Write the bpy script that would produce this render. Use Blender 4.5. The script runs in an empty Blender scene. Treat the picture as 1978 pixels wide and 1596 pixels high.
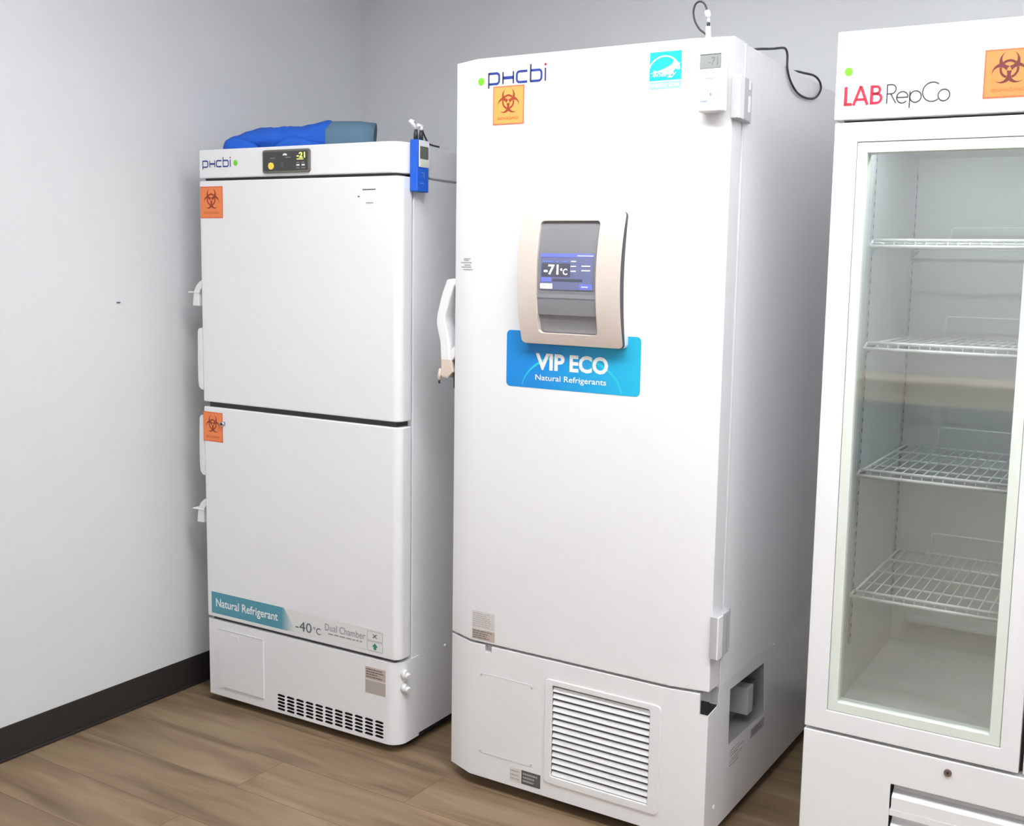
import bpy, bmesh, math, random
from mathutils import Vector, Matrix
PI = math.pi
random.seed(4)
SC = bpy.context.scene
COL = SC.collection

# ------------------------------------------------------------------ camera
W_IMG, H_IMG = 1978, 1596
yaw, pitch, roll = 0.5158, -0.1208, 0.0247
F = Vector((-math.sin(yaw)*math.cos(pitch), math.cos(yaw)*math.cos(pitch), math.sin(pitch)))
R = F.cross(Vector((0, 0, 1))).normalized(); U = R.cross(F)
R2 = R*math.cos(roll)+U*math.sin(roll); U2 = -R*math.sin(roll)+U*math.cos(roll)
cam_d = bpy.data.cameras.new('camera'); cam = bpy.data.objects.new('camera', cam_d); COL.objects.link(cam)
cam.matrix_world = Matrix(((R2.x, U2.x, -F.x, 1.7660), (R2.y, U2.y, -F.y, -2.3107), (R2.z, U2.z, -F.z, 1.4419), (0, 0, 0, 1)))
cam_d.sensor_fit = 'HORIZONTAL'; cam_d.sensor_width = 36
cam_d.lens = 2039.18*36/W_IMG
cam_d.shift_x = (W_IMG/2-1142.45)/W_IMG; cam_d.shift_y = (778.61-H_IMG/2)/W_IMG
cam_d.clip_start = 0.02
SC.camera = cam

# ------------------------------------------------------------------ world, exposure
wd = bpy.data.worlds.new('world'); SC.world = wd; wd.use_nodes = True
wd.node_tree.nodes['Background'].inputs[0].default_value = (0.8, 0.85, 0.9, 1)
wd.node_tree.nodes['Background'].inputs[1].default_value = 0.3
SC.view_settings.view_transform = 'Standard'; SC.view_settings.look = 'None'
SC.view_settings.gamma = 1; SC.view_settings.use_curve_mapping = False
SC.view_settings.exposure = 0.78
LAMP = 7.6          # strength of the ceiling light diffusers

# ------------------------------------------------------------------ materials
def lin(c): return tuple((x/255/12.92 if x/255 <= .04045 else ((x/255+.055)/1.055)**2.4) for x in c)
_M = {}
def mat(name, rgb, rough=.5, metal=0., coat=0., noise=0., nscale=8., bump=0., bscale=200., emit=0., spec=.5):
    if name in _M: return _M[name]
    m = bpy.data.materials.new(name); m.use_nodes = True; nt = m.node_tree; b = nt.nodes['Principled BSDF']
    c = lin(rgb)
    b.inputs['Base Color'].default_value = (*c, 1); b.inputs['Roughness'].default_value = rough
    b.inputs['Metallic'].default_value = metal; b.inputs['Coat Weight'].default_value = coat
    b.inputs['Coat Roughness'].default_value = .12; b.inputs['Specular IOR Level'].default_value = spec
    if noise or bump:
        tc = nt.nodes.new('ShaderNodeTexCoord')
    if noise:
        n = nt.nodes.new('ShaderNodeTexNoise'); n.inputs['Scale'].default_value = nscale; n.inputs['Detail'].default_value = 4
        nt.links.new(tc.outputs['Object'], n.inputs['Vector'])
        r = nt.nodes.new('ShaderNodeValToRGB')
        r.color_ramp.elements[0].position = .3; r.color_ramp.elements[1].position = .7
        r.color_ramp.elements[0].color = (*[x*(1-noise) for x in c], 1)
        r.color_ramp.elements[1].color = (*[min(1, x*(1+noise*.5)) for x in c], 1)
        nt.links.new(n.outputs['Fac'], r.inputs['Fac']); nt.links.new(r.outputs['Color'], b.inputs['Base Color'])
    if bump:
        n2 = nt.nodes.new('ShaderNodeTexNoise'); n2.inputs['Scale'].default_value = bscale; n2.inputs['Detail'].default_value = 2
        nt.links.new(tc.outputs['Object'], n2.inputs['Vector'])
        bp = nt.nodes.new('ShaderNodeBump'); bp.inputs['Strength'].default_value = bump; bp.inputs['Distance'].default_value = .002
        nt.links.new(n2.outputs['Fac'], bp.inputs['Height']); nt.links.new(bp.outputs['Normal'], b.inputs['Normal'])
    if emit:
        b.inputs['Emission Color'].default_value = (*c, 1); b.inputs['Emission Strength'].default_value = emit
    _M[name] = m
    return m

M_ENAMEL = mat('white_enamel', (243, 243, 245), .34, coat=.7, bump=.008, bscale=900, noise=.012, nscale=3)
M_ENAMEL_SIDE = mat('white_enamel_cabinet', (242, 242, 245), .42, coat=.2, bump=.008, bscale=900, noise=.015, nscale=3)
M_PLASTIC = mat('white_plastic', (238, 238, 240), .45)
M_GREYP = mat('grey_plastic', (190, 190, 194), .45)
M_GAP = mat('dark_gasket', (62, 62, 64), .7)
M_BLACK = mat('black_parts_and_shade', (26, 26, 28), .8)
M_WALL = mat('wall_paint', (222, 224, 226), .85, noise=.02, nscale=2, bump=.08, bscale=350)
M_CEIL = mat('ceiling_tile', (240, 240, 240), .9, noise=.05, nscale=60)
M_BASEB = mat('black_vinyl', (44, 40, 37), .5, noise=.06, nscale=5)
M_GALV = mat('galvanised_metal', (172, 174, 176), .45, metal=.35, noise=.15, nscale=30)
M_ORANGE = mat('orange_sticker', (246, 140, 82), .5)
M_ORANGE_B = mat('orange_sticker_border', (232, 110, 70), .5)
M_AMBER = mat('amber_sticker', (226, 172, 92), .5)
M_AMBER_B = mat('amber_sticker_border', (214, 122, 92), .5)
M_AMBER2 = mat('amber_orange_sticker', (222, 136, 72), .5)
M_RED_D = mat('dark_red_print', (158, 62, 34), .6)
M_BROWN = mat('maroon_print', (105, 45, 45), .6)
M_OR_PRINT = mat('faint_orange_print', (214, 110, 60), .6)
M_BLUE_LOGO = mat('blue_print', (40, 62, 150), .5)
M_LOGO_DARK = mat('navy_print', (48, 52, 110), .5)
M_REDDOT = mat('red_print', (175, 45, 55), .5)
M_GREEN = mat('green_sticker', (120, 226, 40), .5)
M_CYAN = mat('cyan_print', (4, 186, 202), .5)
M_CYAN_L = mat('pale_cyan_print', (150, 232, 238), .5)
M_WHITE = mat('white_print', (248, 248, 248), .5)
M_SMALL = mat('grey_small_print', (176, 174, 172), .6)
M_DGREY = mat('dark_grey_print', (84, 88, 92), .6)
M_TEAL = mat('teal_print', (84, 156, 176), .5)
M_TAUPE = mat('taupe_label', (188, 176, 168), .6)
M_TAUPE2 = mat('pinkish_label', (196, 180, 168), .6)
M_LABELW = mat('pale_label', (222, 218, 214), .6)
M_CHAR = mat('charcoal_panel', (66, 66, 68), .4)
M_CHAR_F = mat('bronze_grey_bezel', (110, 106, 98), .4)
M_CONS = mat('grey_console_and_shade', (134, 134, 138), .45)
M_CONS_L = mat('light_grey_console', (150, 151, 156), .4)
M_CHAMP = mat('champagne_bezel', (232, 218, 208), .36, metal=.25)
M_SIDE_D = mat('dark_bezel_edge', (70, 70, 74), .5)
M_YEL = mat('brass_yellow_button', (220, 190, 70), .35, emit=.25)
M_LCDG = mat('green_digits', (205, 225, 90), .5, emit=1.6)
M_LCDW = mat('white_digits', (245, 245, 250), .5, emit=1.0)
M_SCREEN = mat('blue_screen', (98, 102, 134), .3, emit=.35)
M_SCR_B = mat('blue_screen_bar', (96, 104, 180), .3, emit=.5)
M_SCR_D = mat('dark_screen_field', (78, 80, 92), .3, emit=.2)
M_SCR_Y = mat('cream_screen_button', (236, 232, 196), .3, emit=.7)
M_BLUEP = mat('blue_plastic', (28, 96, 214), .4)
M_BLUEL = mat('light_blue_print', (112, 146, 226), .5)
M_LCD = mat('grey_lcd', (146, 150, 146), .3)
M_LCD_D = mat('dark_lcd', (104, 104, 98), .3)
M_CREAM = mat('cream_keypad', (226, 226, 212), .5)
M_CABLE = mat('dark_cable', (52, 52, 54), .5)
M_CHROME = mat('chrome', (200, 200, 202), .2, metal=1.)
M_LOCK = mat('nickel_lock', (150, 136, 132), .35, metal=.7)
M_TRIM = mat('pale_green_trim', (226, 232, 224), .4)
M_WIRE = mat('white_coated_wire', (240, 242, 242), .35)
M_INNER = mat('white_liner', (214, 217, 216), .5)
M_BEIGEP = mat('aged_cream_plastic', (222, 205, 190), .5)
M_LRED = mat('crimson_print', (198, 40, 66), .5)
M_LGREY = mat('charcoal_print', (62, 64, 70), .5)

def floor_material():
    m = bpy.data.materials.new('oak_planks'); m.use_nodes = True; nt = m.node_tree; b = nt.nodes['Principled BSDF']
    N = nt.nodes.new; L = nt.links.new
    tc = N('ShaderNodeTexCoord'); mp = N('ShaderNodeMapping'); L(tc.outputs['Object'], mp.inputs['Vector'])
    br = N('ShaderNodeTexBrick'); L(mp.outputs[0], br.inputs['Vector'])
    br.offset = .37; br.inputs['Scale'].default_value = 1
    br.inputs['Brick Width'].default_value = 1.22; br.inputs['Row Height'].default_value = .18
    br.inputs['Mortar Size'].default_value = .0012; br.inputs['Mortar Smooth'].default_value = .3
    br.inputs['Color1'].default_value = (.25, .25, .25, 1); br.inputs['Color2'].default_value = (.75, .75, .75, 1)
    br.inputs['Mortar'].default_value = (.0, .0, .0, 1)
    mp2 = N('ShaderNodeMapping'); mp2.inputs['Scale'].default_value = (1.6, 15, 1); L(tc.outputs['Object'], mp2.inputs['Vector'])
    off = N('ShaderNodeVectorMath'); off.operation = 'MULTIPLY_ADD'
    L(br.outputs['Color'], off.inputs[0]); off.inputs[1].default_value = (7, 3, 0); L(mp2.outputs[0], off.inputs[2])
    n1 = N('ShaderNodeTexNoise'); n1.inputs['Scale'].default_value = 1.2; n1.inputs['Detail'].default_value = 6; n1.inputs['Distortion'].default_value = .6
    L(off.outputs[0], n1.inputs['Vector'])
    r = N('ShaderNodeValToRGB'); e = r.color_ramp.elements
    e[0].position = .30; e[0].color = (*lin((112, 90, 68)), 1)
    e[1].position = .72; e[1].color = (*lin((158, 136, 108)), 1)
    x = e.new(.5); x.color = (*lin((138, 115, 89)), 1)
    L(n1.outputs['Fac'], r.inputs['Fac'])
    n2 = N('ShaderNodeTexNoise'); n2.inputs['Scale'].default_value = .9; n2.inputs['Detail'].default_value = 3
    mx = N('ShaderNodeMix'); mx.data_type = 'RGBA'; mx.blend_type = 'MULTIPLY'; mx.inputs[0].default_value = .12
    L(r.outputs[0], mx.inputs[6]); L(br.outputs['Color'], mx.inputs[7])
    mx2 = N('ShaderNodeMix'); mx2.data_type = 'RGBA'; mx2.blend_type = 'MIX'
    L(br.outputs['Fac'], mx2.inputs[0]); L(mx.outputs[2], mx2.inputs[6]); mx2.inputs[7].default_value = (*lin((104, 80, 58)), 1)
    L(mx2.outputs[2], b.inputs['Base Color'])
    b.inputs['Roughness'].default_value = .5
    bp = N('ShaderNodeBump'); bp.inputs['Strength'].default_value = .08; L(n1.outputs['Fac'], bp.inputs['Height']); L(bp.outputs[0], b.inputs['Normal'])
    return m
M_FLOOR = floor_material()

def gradient_sticker(name, c0, c1, x0, x1):
    m = bpy.data.materials.new(name); m.use_nodes = True; nt = m.node_tree; b = nt.nodes['Principled BSDF']
    tc = nt.nodes.new('ShaderNodeTexCoord'); sp = nt.nodes.new('ShaderNodeSeparateXYZ'); mr = nt.nodes.new('ShaderNodeMapRange')
    mr.inputs[1].default_value = x0; mr.inputs[2].default_value = x1
    r = nt.nodes.new('ShaderNodeValToRGB'); r.color_ramp.elements[0].color = (*lin(c0), 1); r.color_ramp.elements[1].color = (*lin(c1), 1)
    nt.links.new(tc.outputs['Object'], sp.inputs[0]); nt.links.new(sp.outputs[0], mr.inputs[0]); nt.links.new(mr.outputs[0], r.inputs[0])
    nt.links.new(r.outputs[0], b.inputs['Base Color']); b.inputs['Roughness'].default_value = .4
    return m
M_VIP = gradient_sticker('blue_to_cyan_print', (18, 140, 222), (36, 186, 226), .3, .58)
M_VIPARC = mat('aqua_print', (40, 205, 226), .4)
M_STRIP = gradient_sticker('teal_fading_to_white_print', (84, 156, 176), (226, 230, 230), .335, .385)

def glass_material():
    m = bpy.data.materials.new('door_glass'); m.use_nodes = True; nt = m.node_tree
    for n in list(nt.nodes): nt.nodes.remove(n)
    N = nt.nodes.new; L = nt.links.new
    o = N('ShaderNodeOutputMaterial'); mx = N('ShaderNodeMixShader'); t = N('ShaderNodeBsdfTransparent'); g = N('ShaderNodeBsdfGlossy'); f = N('ShaderNodeFresnel')
    t.inputs[0].default_value = (.94, .955, .95, 1); g.inputs['Roughness'].default_value = .03
    nt.nodes.remove(f)
    ge = N('ShaderNodeNewGeometry'); dp = N('ShaderNodeVectorMath'); dp.operation = 'DOT_PRODUCT'; L(ge.outputs['Normal'], dp.inputs[0]); L(ge.outputs['Incoming'], dp.inputs[1])
    def mth(op, a, b_=None):
        n = N('ShaderNodeMath'); n.operation = op; L(a, n.inputs[0])
        if b_ is not None: n.inputs[1].default_value = b_
        return n.outputs[0]
    ab = mth('ABSOLUTE', dp.outputs['Value']); om = N('ShaderNodeMath'); om.operation = 'SUBTRACT'; om.inputs[0].default_value = 1; L(ab, om.inputs[1])
    fr = mth('ADD', mth('MULTIPLY', mth('POWER', om.outputs[0], 5.), .9), GLASS_F0)
    L(fr, mx.inputs[0]); L(t.outputs[0], mx.inputs[1]); L(g.outputs[0], mx.inputs[2]); L(mx.outputs[0], o.inputs[0])
    return m
GLASS_F0 = .19    # double glazing: two panes' worth of reflection in one slab
M_GLASS = glass_material()

# ------------------------------------------------------------------ geometry helpers
class MB:
    def __init__(s): s.v = []; s.f = []; s.mi = []; s.mats = []; s.sm = []
    def m(s, mt):
        if mt not in s.mats: s.mats.append(mt)
        return s.mats.index(mt)
    def add(s, vs, fs, mt, T=None, smooth=False):
        o = len(s.v); k = s.m(mt)
        for p in vs:
            p = Vector(p)
            s.v.append(T @ p if T is not None else p)
        for f in fs: s.f.append([o+i for i in f]); s.mi.append(k); s.sm.append(smooth)
    def box(s, x0, x1, y0, y1, z0, z1, mt, T=None):
        vs = [(x, y, z) for x in (x0, x1) for y in (y0, y1) for z in (z0, z1)]
        s.add(vs, [(0, 1, 3, 2), (4, 6, 7, 5), (0, 4, 5, 1), (2, 3, 7, 6), (0, 2, 6, 4), (1, 5, 7, 3)], mt, T)
    def prism(s, ax, poly, a, b, mt, T=None, smooth=False):
        # poly: 2D points in the plane across axis ax ('x': (y,z), 'y': (x,z), 'z': (x,y))
        def P(u, v, w): return {'x': (w, u, v), 'y': (u, w, v), 'z': (u, v, w)}[ax]
        n = len(poly)
        area = sum(poly[i][0]*poly[(i+1) % n][1]-poly[(i+1) % n][0]*poly[i][1] for i in range(n))
        if (area < 0) != (ax == 'y'): poly = poly[::-1]
        vs = [P(u, v, a) for u, v in poly]+[P(u, v, b) for u, v in poly]
        if a > b: vs = vs[n:]+vs[:n]
        s.add(vs, [list(range(n))[::-1], list(range(n, 2*n))], mt, T)
        s.add(vs, [(i, (i+1) % n, n+(i+1) % n, n+i) for i in range(n)], mt, T, smooth)
    def tube(s, pts, r, mt, n=10, T=None, cap=True):
        pts = [Vector(p) for p in pts]; rs = r if isinstance(r, (list, tuple)) else [r]*len(pts)
        vs = []; prev = None
        for i, p in enumerate(pts):
            d = (pts[min(i+1, len(pts)-1)]-pts[max(i-1, 0)]).normalized()
            a = prev if prev is not None else (Vector((0, 0, 1)) if abs(d.z) < .9 else Vector((1, 0, 0)))
            a = (a-d*a.dot(d)).normalized(); prev = a; b = d.cross(a)
            for k in range(n):
                t = 2*PI*k/n; vs.append(p+(a*math.cos(t)+b*math.sin(t))*rs[i])
        fs = [(i*n+k, i*n+(k+1) % n, (i+1)*n+(k+1) % n, (i+1)*n+k) for i in range(len(pts)-1) for k in range(n)]
        s.add(vs, fs, mt, T, True)
        if cap: s.add(vs, [list(range(n))[::-1], [len(vs)-n+k for k in range(n)]], mt, T)
    def ring(s, ax, outer, inner, a, b, mt):
        def P(u, v, w): return {'x': (w, u, v), 'y': (u, w, v), 'z': (u, v, w)}[ax]
        n = len(outer); vs = [P(*p, a) for p in outer]+[P(*p, a) for p in inner]+[P(*p, b) for p in outer]+[P(*p, b) for p in inner]
        fs = []
        for i in range(n):
            j = (i+1) % n
            fs += [(i, j, n+j, n+i), (2*n+i, 3*n+i, 3*n+j, 2*n+j), (i, 2*n+i, 2*n+j, j), (n+i, n+j, 3*n+j, 3*n+i)]
        s.add(vs, fs, mt)
    def build(s, name, parent=None, bevel=0., segs=2, fixn=True):
        me = bpy.data.meshes.new(name); me.from_pydata([tuple(p) for p in s.v], [], s.f)
        for mt in s.mats: me.materials.append(mt)
        for p, k, q in zip(me.polygons, s.mi, s.sm): p.material_index = k; p.use_smooth = q
        if fixn:
            bm = bmesh.new(); bm.from_mesh(me); bmesh.ops.remove_doubles(bm, verts=bm.verts, dist=1e-6)
            bmesh.ops.recalc_face_normals(bm, faces=bm.faces); bm.to_mesh(me); bm.free()
        o = bpy.data.objects.new(name, me); COL.objects.link(o)
        if parent: o.parent = parent
        if bevel:
            b = o.modifiers.new('bevel', 'BEVEL'); b.width = bevel; b.segments = segs; b.limit_method = 'ANGLE'; b.angle_limit = math.radians(35)
            b.harden_normals = False
            for p in me.polygons: p.use_smooth = True
            w = o.modifiers.new('wn', 'WEIGHTED_NORMAL'); w.keep_sharp = True
        return o

def cut(o, cutter):
    """subtract a closed MB from o (cutter materials carry over), baked into the mesh"""
    c = cutter.build('cutter'); c.parent = None; c.matrix_world = o.matrix_world if o.parent is None else Matrix()
    par = o.parent; o.parent = None
    mods = [(m.width, m.segments) for m in o.modifiers if m.type == 'BEVEL']
    for m in list(o.modifiers): o.modifiers.remove(m)
    bo = o.modifiers.new('cut', 'BOOLEAN'); bo.operation = 'DIFFERENCE'; bo.object = c; bo.solver = 'EXACT'; bo.material_mode = 'TRANSFER'
    bpy.context.view_layer.update()
    dg = bpy.context.evaluated_depsgraph_get(); me = bpy.data.meshes.new_from_object(o.evaluated_get(dg))
    o.modifiers.clear(); o.data = me; bpy.data.objects.remove(c); o.parent = par
    return o

def add_bevel(o, w, segs=2):
    b = o.modifiers.new('bevel', 'BEVEL'); b.width = w; b.segments = segs; b.limit_method = 'ANGLE'; b.angle_limit = math.radians(35)
    for p in o.data.polygons: p.use_smooth = True
    q = o.modifiers.new('wn', 'WEIGHTED_NORMAL'); q.keep_sharp = True

def thing(name, label, cat, loc=(0, 0, 0), rz=0., group=None):
    o = bpy.data.objects.new(name, None); COL.objects.link(o); o.empty_display_size = .1
    o.location = loc; o.rotation_euler = (0, 0, rz); o['label'] = label; o['category'] = cat
    if group: o['group'] = group
    return o
def struct(o): o['kind'] = 'structure'; return o

def rrect(u0, u1, v0, v1, r, n=5):
    P = []
    for cu, cv, a in ((u1-r, v1-r, 0), (u0+r, v1-r, 90), (u0+r, v0+r, 180), (u1-r, v0+r, 270)):
        for k in range(n+1):
            t = math.radians(a+90*k/n); P.append((cu+r*math.cos(t), cv+r*math.sin(t)))
    return P
def circ(u, v, r, n=24): return [(u+r*math.cos(2*PI*k/n), v+r*math.sin(2*PI*k/n)) for k in range(n)]
def smooth_path(pts, k=8):
    pts = [Vector(p) for p in pts]; out = []
    for i in range(len(pts)-1):
        p0 = pts[max(i-1, 0)]; p1 = pts[i]; p2 = pts[i+1]; p3 = pts[min(i+2, len(pts)-1)]
        for j in range(k):
            t = j/k; out.append(.5*((2*p1)+(p2-p0)*t+(2*p0-5*p1+4*p2-p3)*t*t+(3*p1-p0-3*p2+p3)*t**3))
    out.append(pts[-1]); return out

# decals: flat print on a plane.  PL maps (u, v, lift) to 3D
def front(y0=0.): return lambda u, v, h=0.: (u, y0-h, v)
def side(x0): return lambda u, v, h=0.: (x0+h, u, v)
def dpoly(mb, PL, poly, mt, h=.0006, th=.0005):
    n = len(poly)
    vs = [PL(u, v, h-th) for u, v in poly]+[PL(u, v, h) for u, v in poly]
    mb.add(vs, [list(range(n)), list(range(n, 2*n))]+[(i, (i+1) % n, n+(i+1) % n, n+i) for i in range(n)], mt)
def drect(mb, PL, u0, u1, v0, v1, mt, h=.0006): dpoly(mb, PL, [(u0, v0), (u1, v0), (u1, v1), (u0, v1)], mt, h)
def dstroke(mb, PL, pts, w, mt, h=.0006, closed=False):
    pts = [Vector(p) for p in pts]; n = len(pts); L = []; Rr = []
    for i in range(n):
        if closed: a, b = pts[(i-1) % n], pts[(i+1) % n]
        else: a, b = pts[max(i-1, 0)], pts[min(i+1, n-1)]
        d1 = (pts[i]-a); d2 = (b-pts[i])
        if d1.length < 1e-9: d1 = d2
        if d2.length < 1e-9: d2 = d1
        d1 = d1.normalized(); d2 = d2.normalized(); t = (d1+d2)
        t = t.normalized() if t.length > 1e-6 else d1
        nn = Vector((-t.y, t.x)); c = max(.5, nn.dot(Vector((-d1.y, d1.x)))); wi = (w if not isinstance(w, (list, tuple)) else w[i])/2/c
        L.append(pts[i]+nn*wi); Rr.append(pts[i]-nn*wi)
    vs = [PL(p.x, p.y, h) for p in L]+[PL(p.x, p.y, h) for p in Rr]
    rng = range(n if closed else n-1)
    mb.add(vs, [(i, (i+1) % n, n+(i+1) % n, n+i) for i in rng], mt)
def arc(cu, cv, ru, rv, a0, a1, n=14): return [(cu+ru*math.cos(math.radians(a0+(a1-a0)*k/n)), cv+rv*math.sin(math.radians(a0+(a1-a0)*k/n))) for k in range(n+1)]
def dtext(mb, PL, s, u0, u1, v0, v1, mt, h=.0008, bold=0., shear=0.):
    cu = bpy.data.curves.new('t', 'FONT'); cu.body = s; cu.offset = bold; cu.shear = shear; cu.resolution_u = 3
    o = bpy.data.objects.new('t', cu); COL.objects.link(o); bpy.context.view_layer.update()
    me = bpy.data.meshes.new_from_object(o.evaluated_get(bpy.context.evaluated_depsgraph_get()))
    xs = [v.co.x for v in me.vertices]; ys = [v.co.y for v in me.vertices]
    a, b, c, d = min(xs), max(xs), min(ys), max(ys)
    vs = [PL(u0+(v.co.x-a)/(b-a)*(u1-u0), v0+(v.co.y-c)/(d-c)*(v1-v0), h) for v in me.vertices]
    mb.add(vs, [tuple(p.vertices) for p in me.polygons], mt)
    bpy.data.objects.remove(o); bpy.data.curves.remove(cu); bpy.data.meshes.remove(me)
def dlines(mb, PL, u0, u1, v0, v1, rows, mt, h=.0008, seed=1, fill=.55):
    """illegible small print: rows of short dashes"""
    rg = random.Random(seed); dv = (v1-v0)/rows
    for r in range(rows):
        v = v1-dv*(r+.5); u = u0; end = u1-(u1-u0)*rg.random()*.35
        while u < end:
            w = (u1-u0)*rg.uniform(.06, .2); drect(mb, PL, u, min(u+w, end), v-dv*fill/2, v+dv*fill/2, mt, h); u += w+(u1-u0)*.03
def biohazard(mb, PL, cu, cv, s, ink, face, h):
    """three crescents and a ring, printed in layers; s = overall radius"""
    dirs = [(math.cos(math.radians(90+120*k)), math.sin(math.radians(90+120*k))) for k in range(3)]
    for k_, (ca, sa) in enumerate(dirs): dpoly(mb, PL, circ(cu+s*.42*ca, cv+s*.42*sa, s*.56, 40), ink, h+.00003*k_, .00001)
    h += .00025
    for k_, (ca, sa) in enumerate(dirs):
        h += .00003
        dpoly(mb, PL, circ(cu+s*.585*ca, cv+s*.585*sa, s*.405, 36), face, h, .00001); h += .00003
        dpoly(mb, PL, [(cu+s*(r_*ca-t_*sa), cv+s*(r_*sa+t_*ca)) for r_, t_ in ((.85, -.10), (1.02, -.13), (1.02, .13), (.85, .10))], face, h, .00001); h += .00003
        dpoly(mb, PL, [(cu+s*(r_*ca-t_*sa), cv+s*(r_*sa+t_*ca)) for r_, t_ in ((0, -.025), (.25, -.025), (.25, .025), (0, .025))], face, h, .00001)
    dpoly(mb, PL, circ(cu, cv, s*.10, 20), face, h+.00003, .00001)
    h += .00025
    for k in range(3):
        a = 90+120*k; dstroke(mb, PL, arc(cu, cv, s*.46, s*.46, a-42, a+42, 12), s*.13, ink, h)
def bio_sticker(name, parent, PL, u0, u1, v0, v1, face, edge, ink, label=None):
    m = MB(); drect(m, PL, u0, u1, v0, v1, edge, .0006); e = (u1-u0)*.035
    drect(m, PL, u0+e, u1-e, v0+e, v1-e, face, .0009)
    w = u1-u0; hh = v1-v0; cv = v0+hh*.585
    biohazard(m, PL, (u0+u1)/2, cv, w*.37, ink, face, .0011)
    dtext(m, PL, 'BIOHAZARD', u0+w*.17, u1-w*.17, v0+hh*.13, v0+hh*.20, M_OR_PRINT, .0012, .02)
    o = m.build(name, parent, fixn=False)
    if label: o['label'] = label
    return o
def brand_logo(name, parent, PL, x0, zb, s, ink, dark):
    """pHcbi word mark; x0,zb = left of p and baseline, s = scale (1 = large freezer)"""
    m = MB()
    def st(pts, w=.0060, mt=ink): dstroke(m, PL, [(x0+u*s, zb+v*s) for u, v in pts], w*s, mt)
    X = .0265; r = .008
    def bowl(a, b):  # rounded D open to the left edge a
        return [(a, X)]+arc(b-r, X-r, r, r, 90, 0, 5)+arc(b-r, r, r, r, 0, -90, 5)+[(a, 0)]
    st([(.002, -.0105), (.002, X+.0025)], .0046, dark); st(bowl(.002, .0345))
    st([(.0465, -.002), (.0465, X+.002)], .0046, dark); st([(.0785, -.002), (.0785, X+.002)], .0046, dark); st([(.0465, X*.5), (.0785, X*.5)], .0075)
    st([(.121, X)]+arc(.097, X-r, r, r, 90, 180, 5)+arc(.097, r, r, r, 180, 270, 5)+[(.121, 0)])
    st([(.131, -.002), (.131, .042)], .0050, dark); st(bowl(.131, .1635))
    st([(.175, -.002), (.175, .030)], .0046, dark)
    dpoly(m, PL, circ(x0+.175*s, zb+.0385*s, .0034*s, 12), M_REDDOT)
    return m.build(name, parent, fixn=False)

# ------------------------------------------------------------------ room
XW, YB = -1.151, .956        # left wall, back wall
XR, YF, HC = 3.15, -6.1, 2.75
def wall(name, x0, x1, y0, y1, z0, z1, m, rot=0, piv=None):
    b = MB(); b.box(x0, x1, y0, y1, z0, z1, m); o = struct(b.build(name)); return o
wall('floor', XW-.3, XR+.2, YF-.2, YB+.2, -.1, 0, M_FLOOR)
wall('ceiling', XW-.3, XR+.2, YF-.2, YB+.2, HC, HC+.1, M_CEIL)
wall('wall_back', XW-.3, XR+.2, YB, YB+.1, 0, HC, M_WALL)
wall('wall_right', XR, XR+.1, YF, YB, 0, HC, M_WALL)
wall('wall_front', XW-.3, XR+.2, YF-.1, YF, 0, HC, M_WALL)
th = .0157   # the left wall is a touch out of square
def lw(t, off=0.): # point along the left wall, t metres in front of the back corner
    return (XW+math.sin(th)*t+off*math.cos(th), YB-math.cos(th)*t+off*math.sin(th))
b = MB(); t1 = YB-YF+.02
b.prism('z', [lw(-.02), lw(t1), lw(t1, -.12), lw(-.02, -.12)], 0, HC, M_WALL); wl = struct(b.build('wall_left'))
b = MB()
b.prism('z', [lw(0), lw(t1), lw(t1, .004), lw(0, .004)], .008, .1039, M_BASEB)
b.prism('z', [lw(0), lw(t1), lw(t1, .009), lw(0, .009)], 0, .010, M_BASEB)
struct(b.build('baseboard_left', bevel=.0025))
b = MB(); b.box(XW+.01, XR, YB-.004, YB, .0, .1039, M_BASEB); b.box(XW+.01, XR, YB-.009, YB, 0, .010, M_BASEB); struct(b.build('baseboard_back'))
b = MB(); b.box(XR-.004, XR, YF, YB, .0, .1039, M_BASEB); struct(b.build('baseboard_right'))
b = MB(); b.box(XW+.1, XR, YF, YF+.004, .0, .1039, M_BASEB); struct(b.build('baseboard_front'))
# small mark on the left wall
b = MB(); p = lw(YB+.1846)
b.box(p[0]-.003, p[0]+.0035, p[1]-.0055, p[1]+.0055, 1.3195, 1.3225, M_DGREY)
o = b.build('scuff_mark', wl)

# long desk along the far wall behind the viewer (seen only as a reflection in the glass door)
M_DESK = mat('beige_laminate', (226, 206, 176), .45, noise=.04); M_DESKD = mat('slate_front', (122, 130, 138), .6)
DK = thing('long_desk', 'beige topped long desk along the wall opposite the freezers', 'desk', (1.0, -5.78, 0))
b = MB(); b.box(-1.9, 1.9, -.30, .30, .70, .73, M_DESK); b.build('desk_top', DK, .003)
b = MB(); b.box(-1.88, 1.88, .26, .28, .56, .70, M_DESK); b.build('apron', DK)
for x in (-1.86, -.62, .62, 1.82):
    b = MB(); b.box(x, x+.04, -.28, .26, 0, .70, M_DESKD); b.build('side_panel', DK)
b = MB(); b.box(-1.86, 1.86, -.10, -.08, 0, .56, M_DESKD); b.build('modesty_panel', DK)

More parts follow.
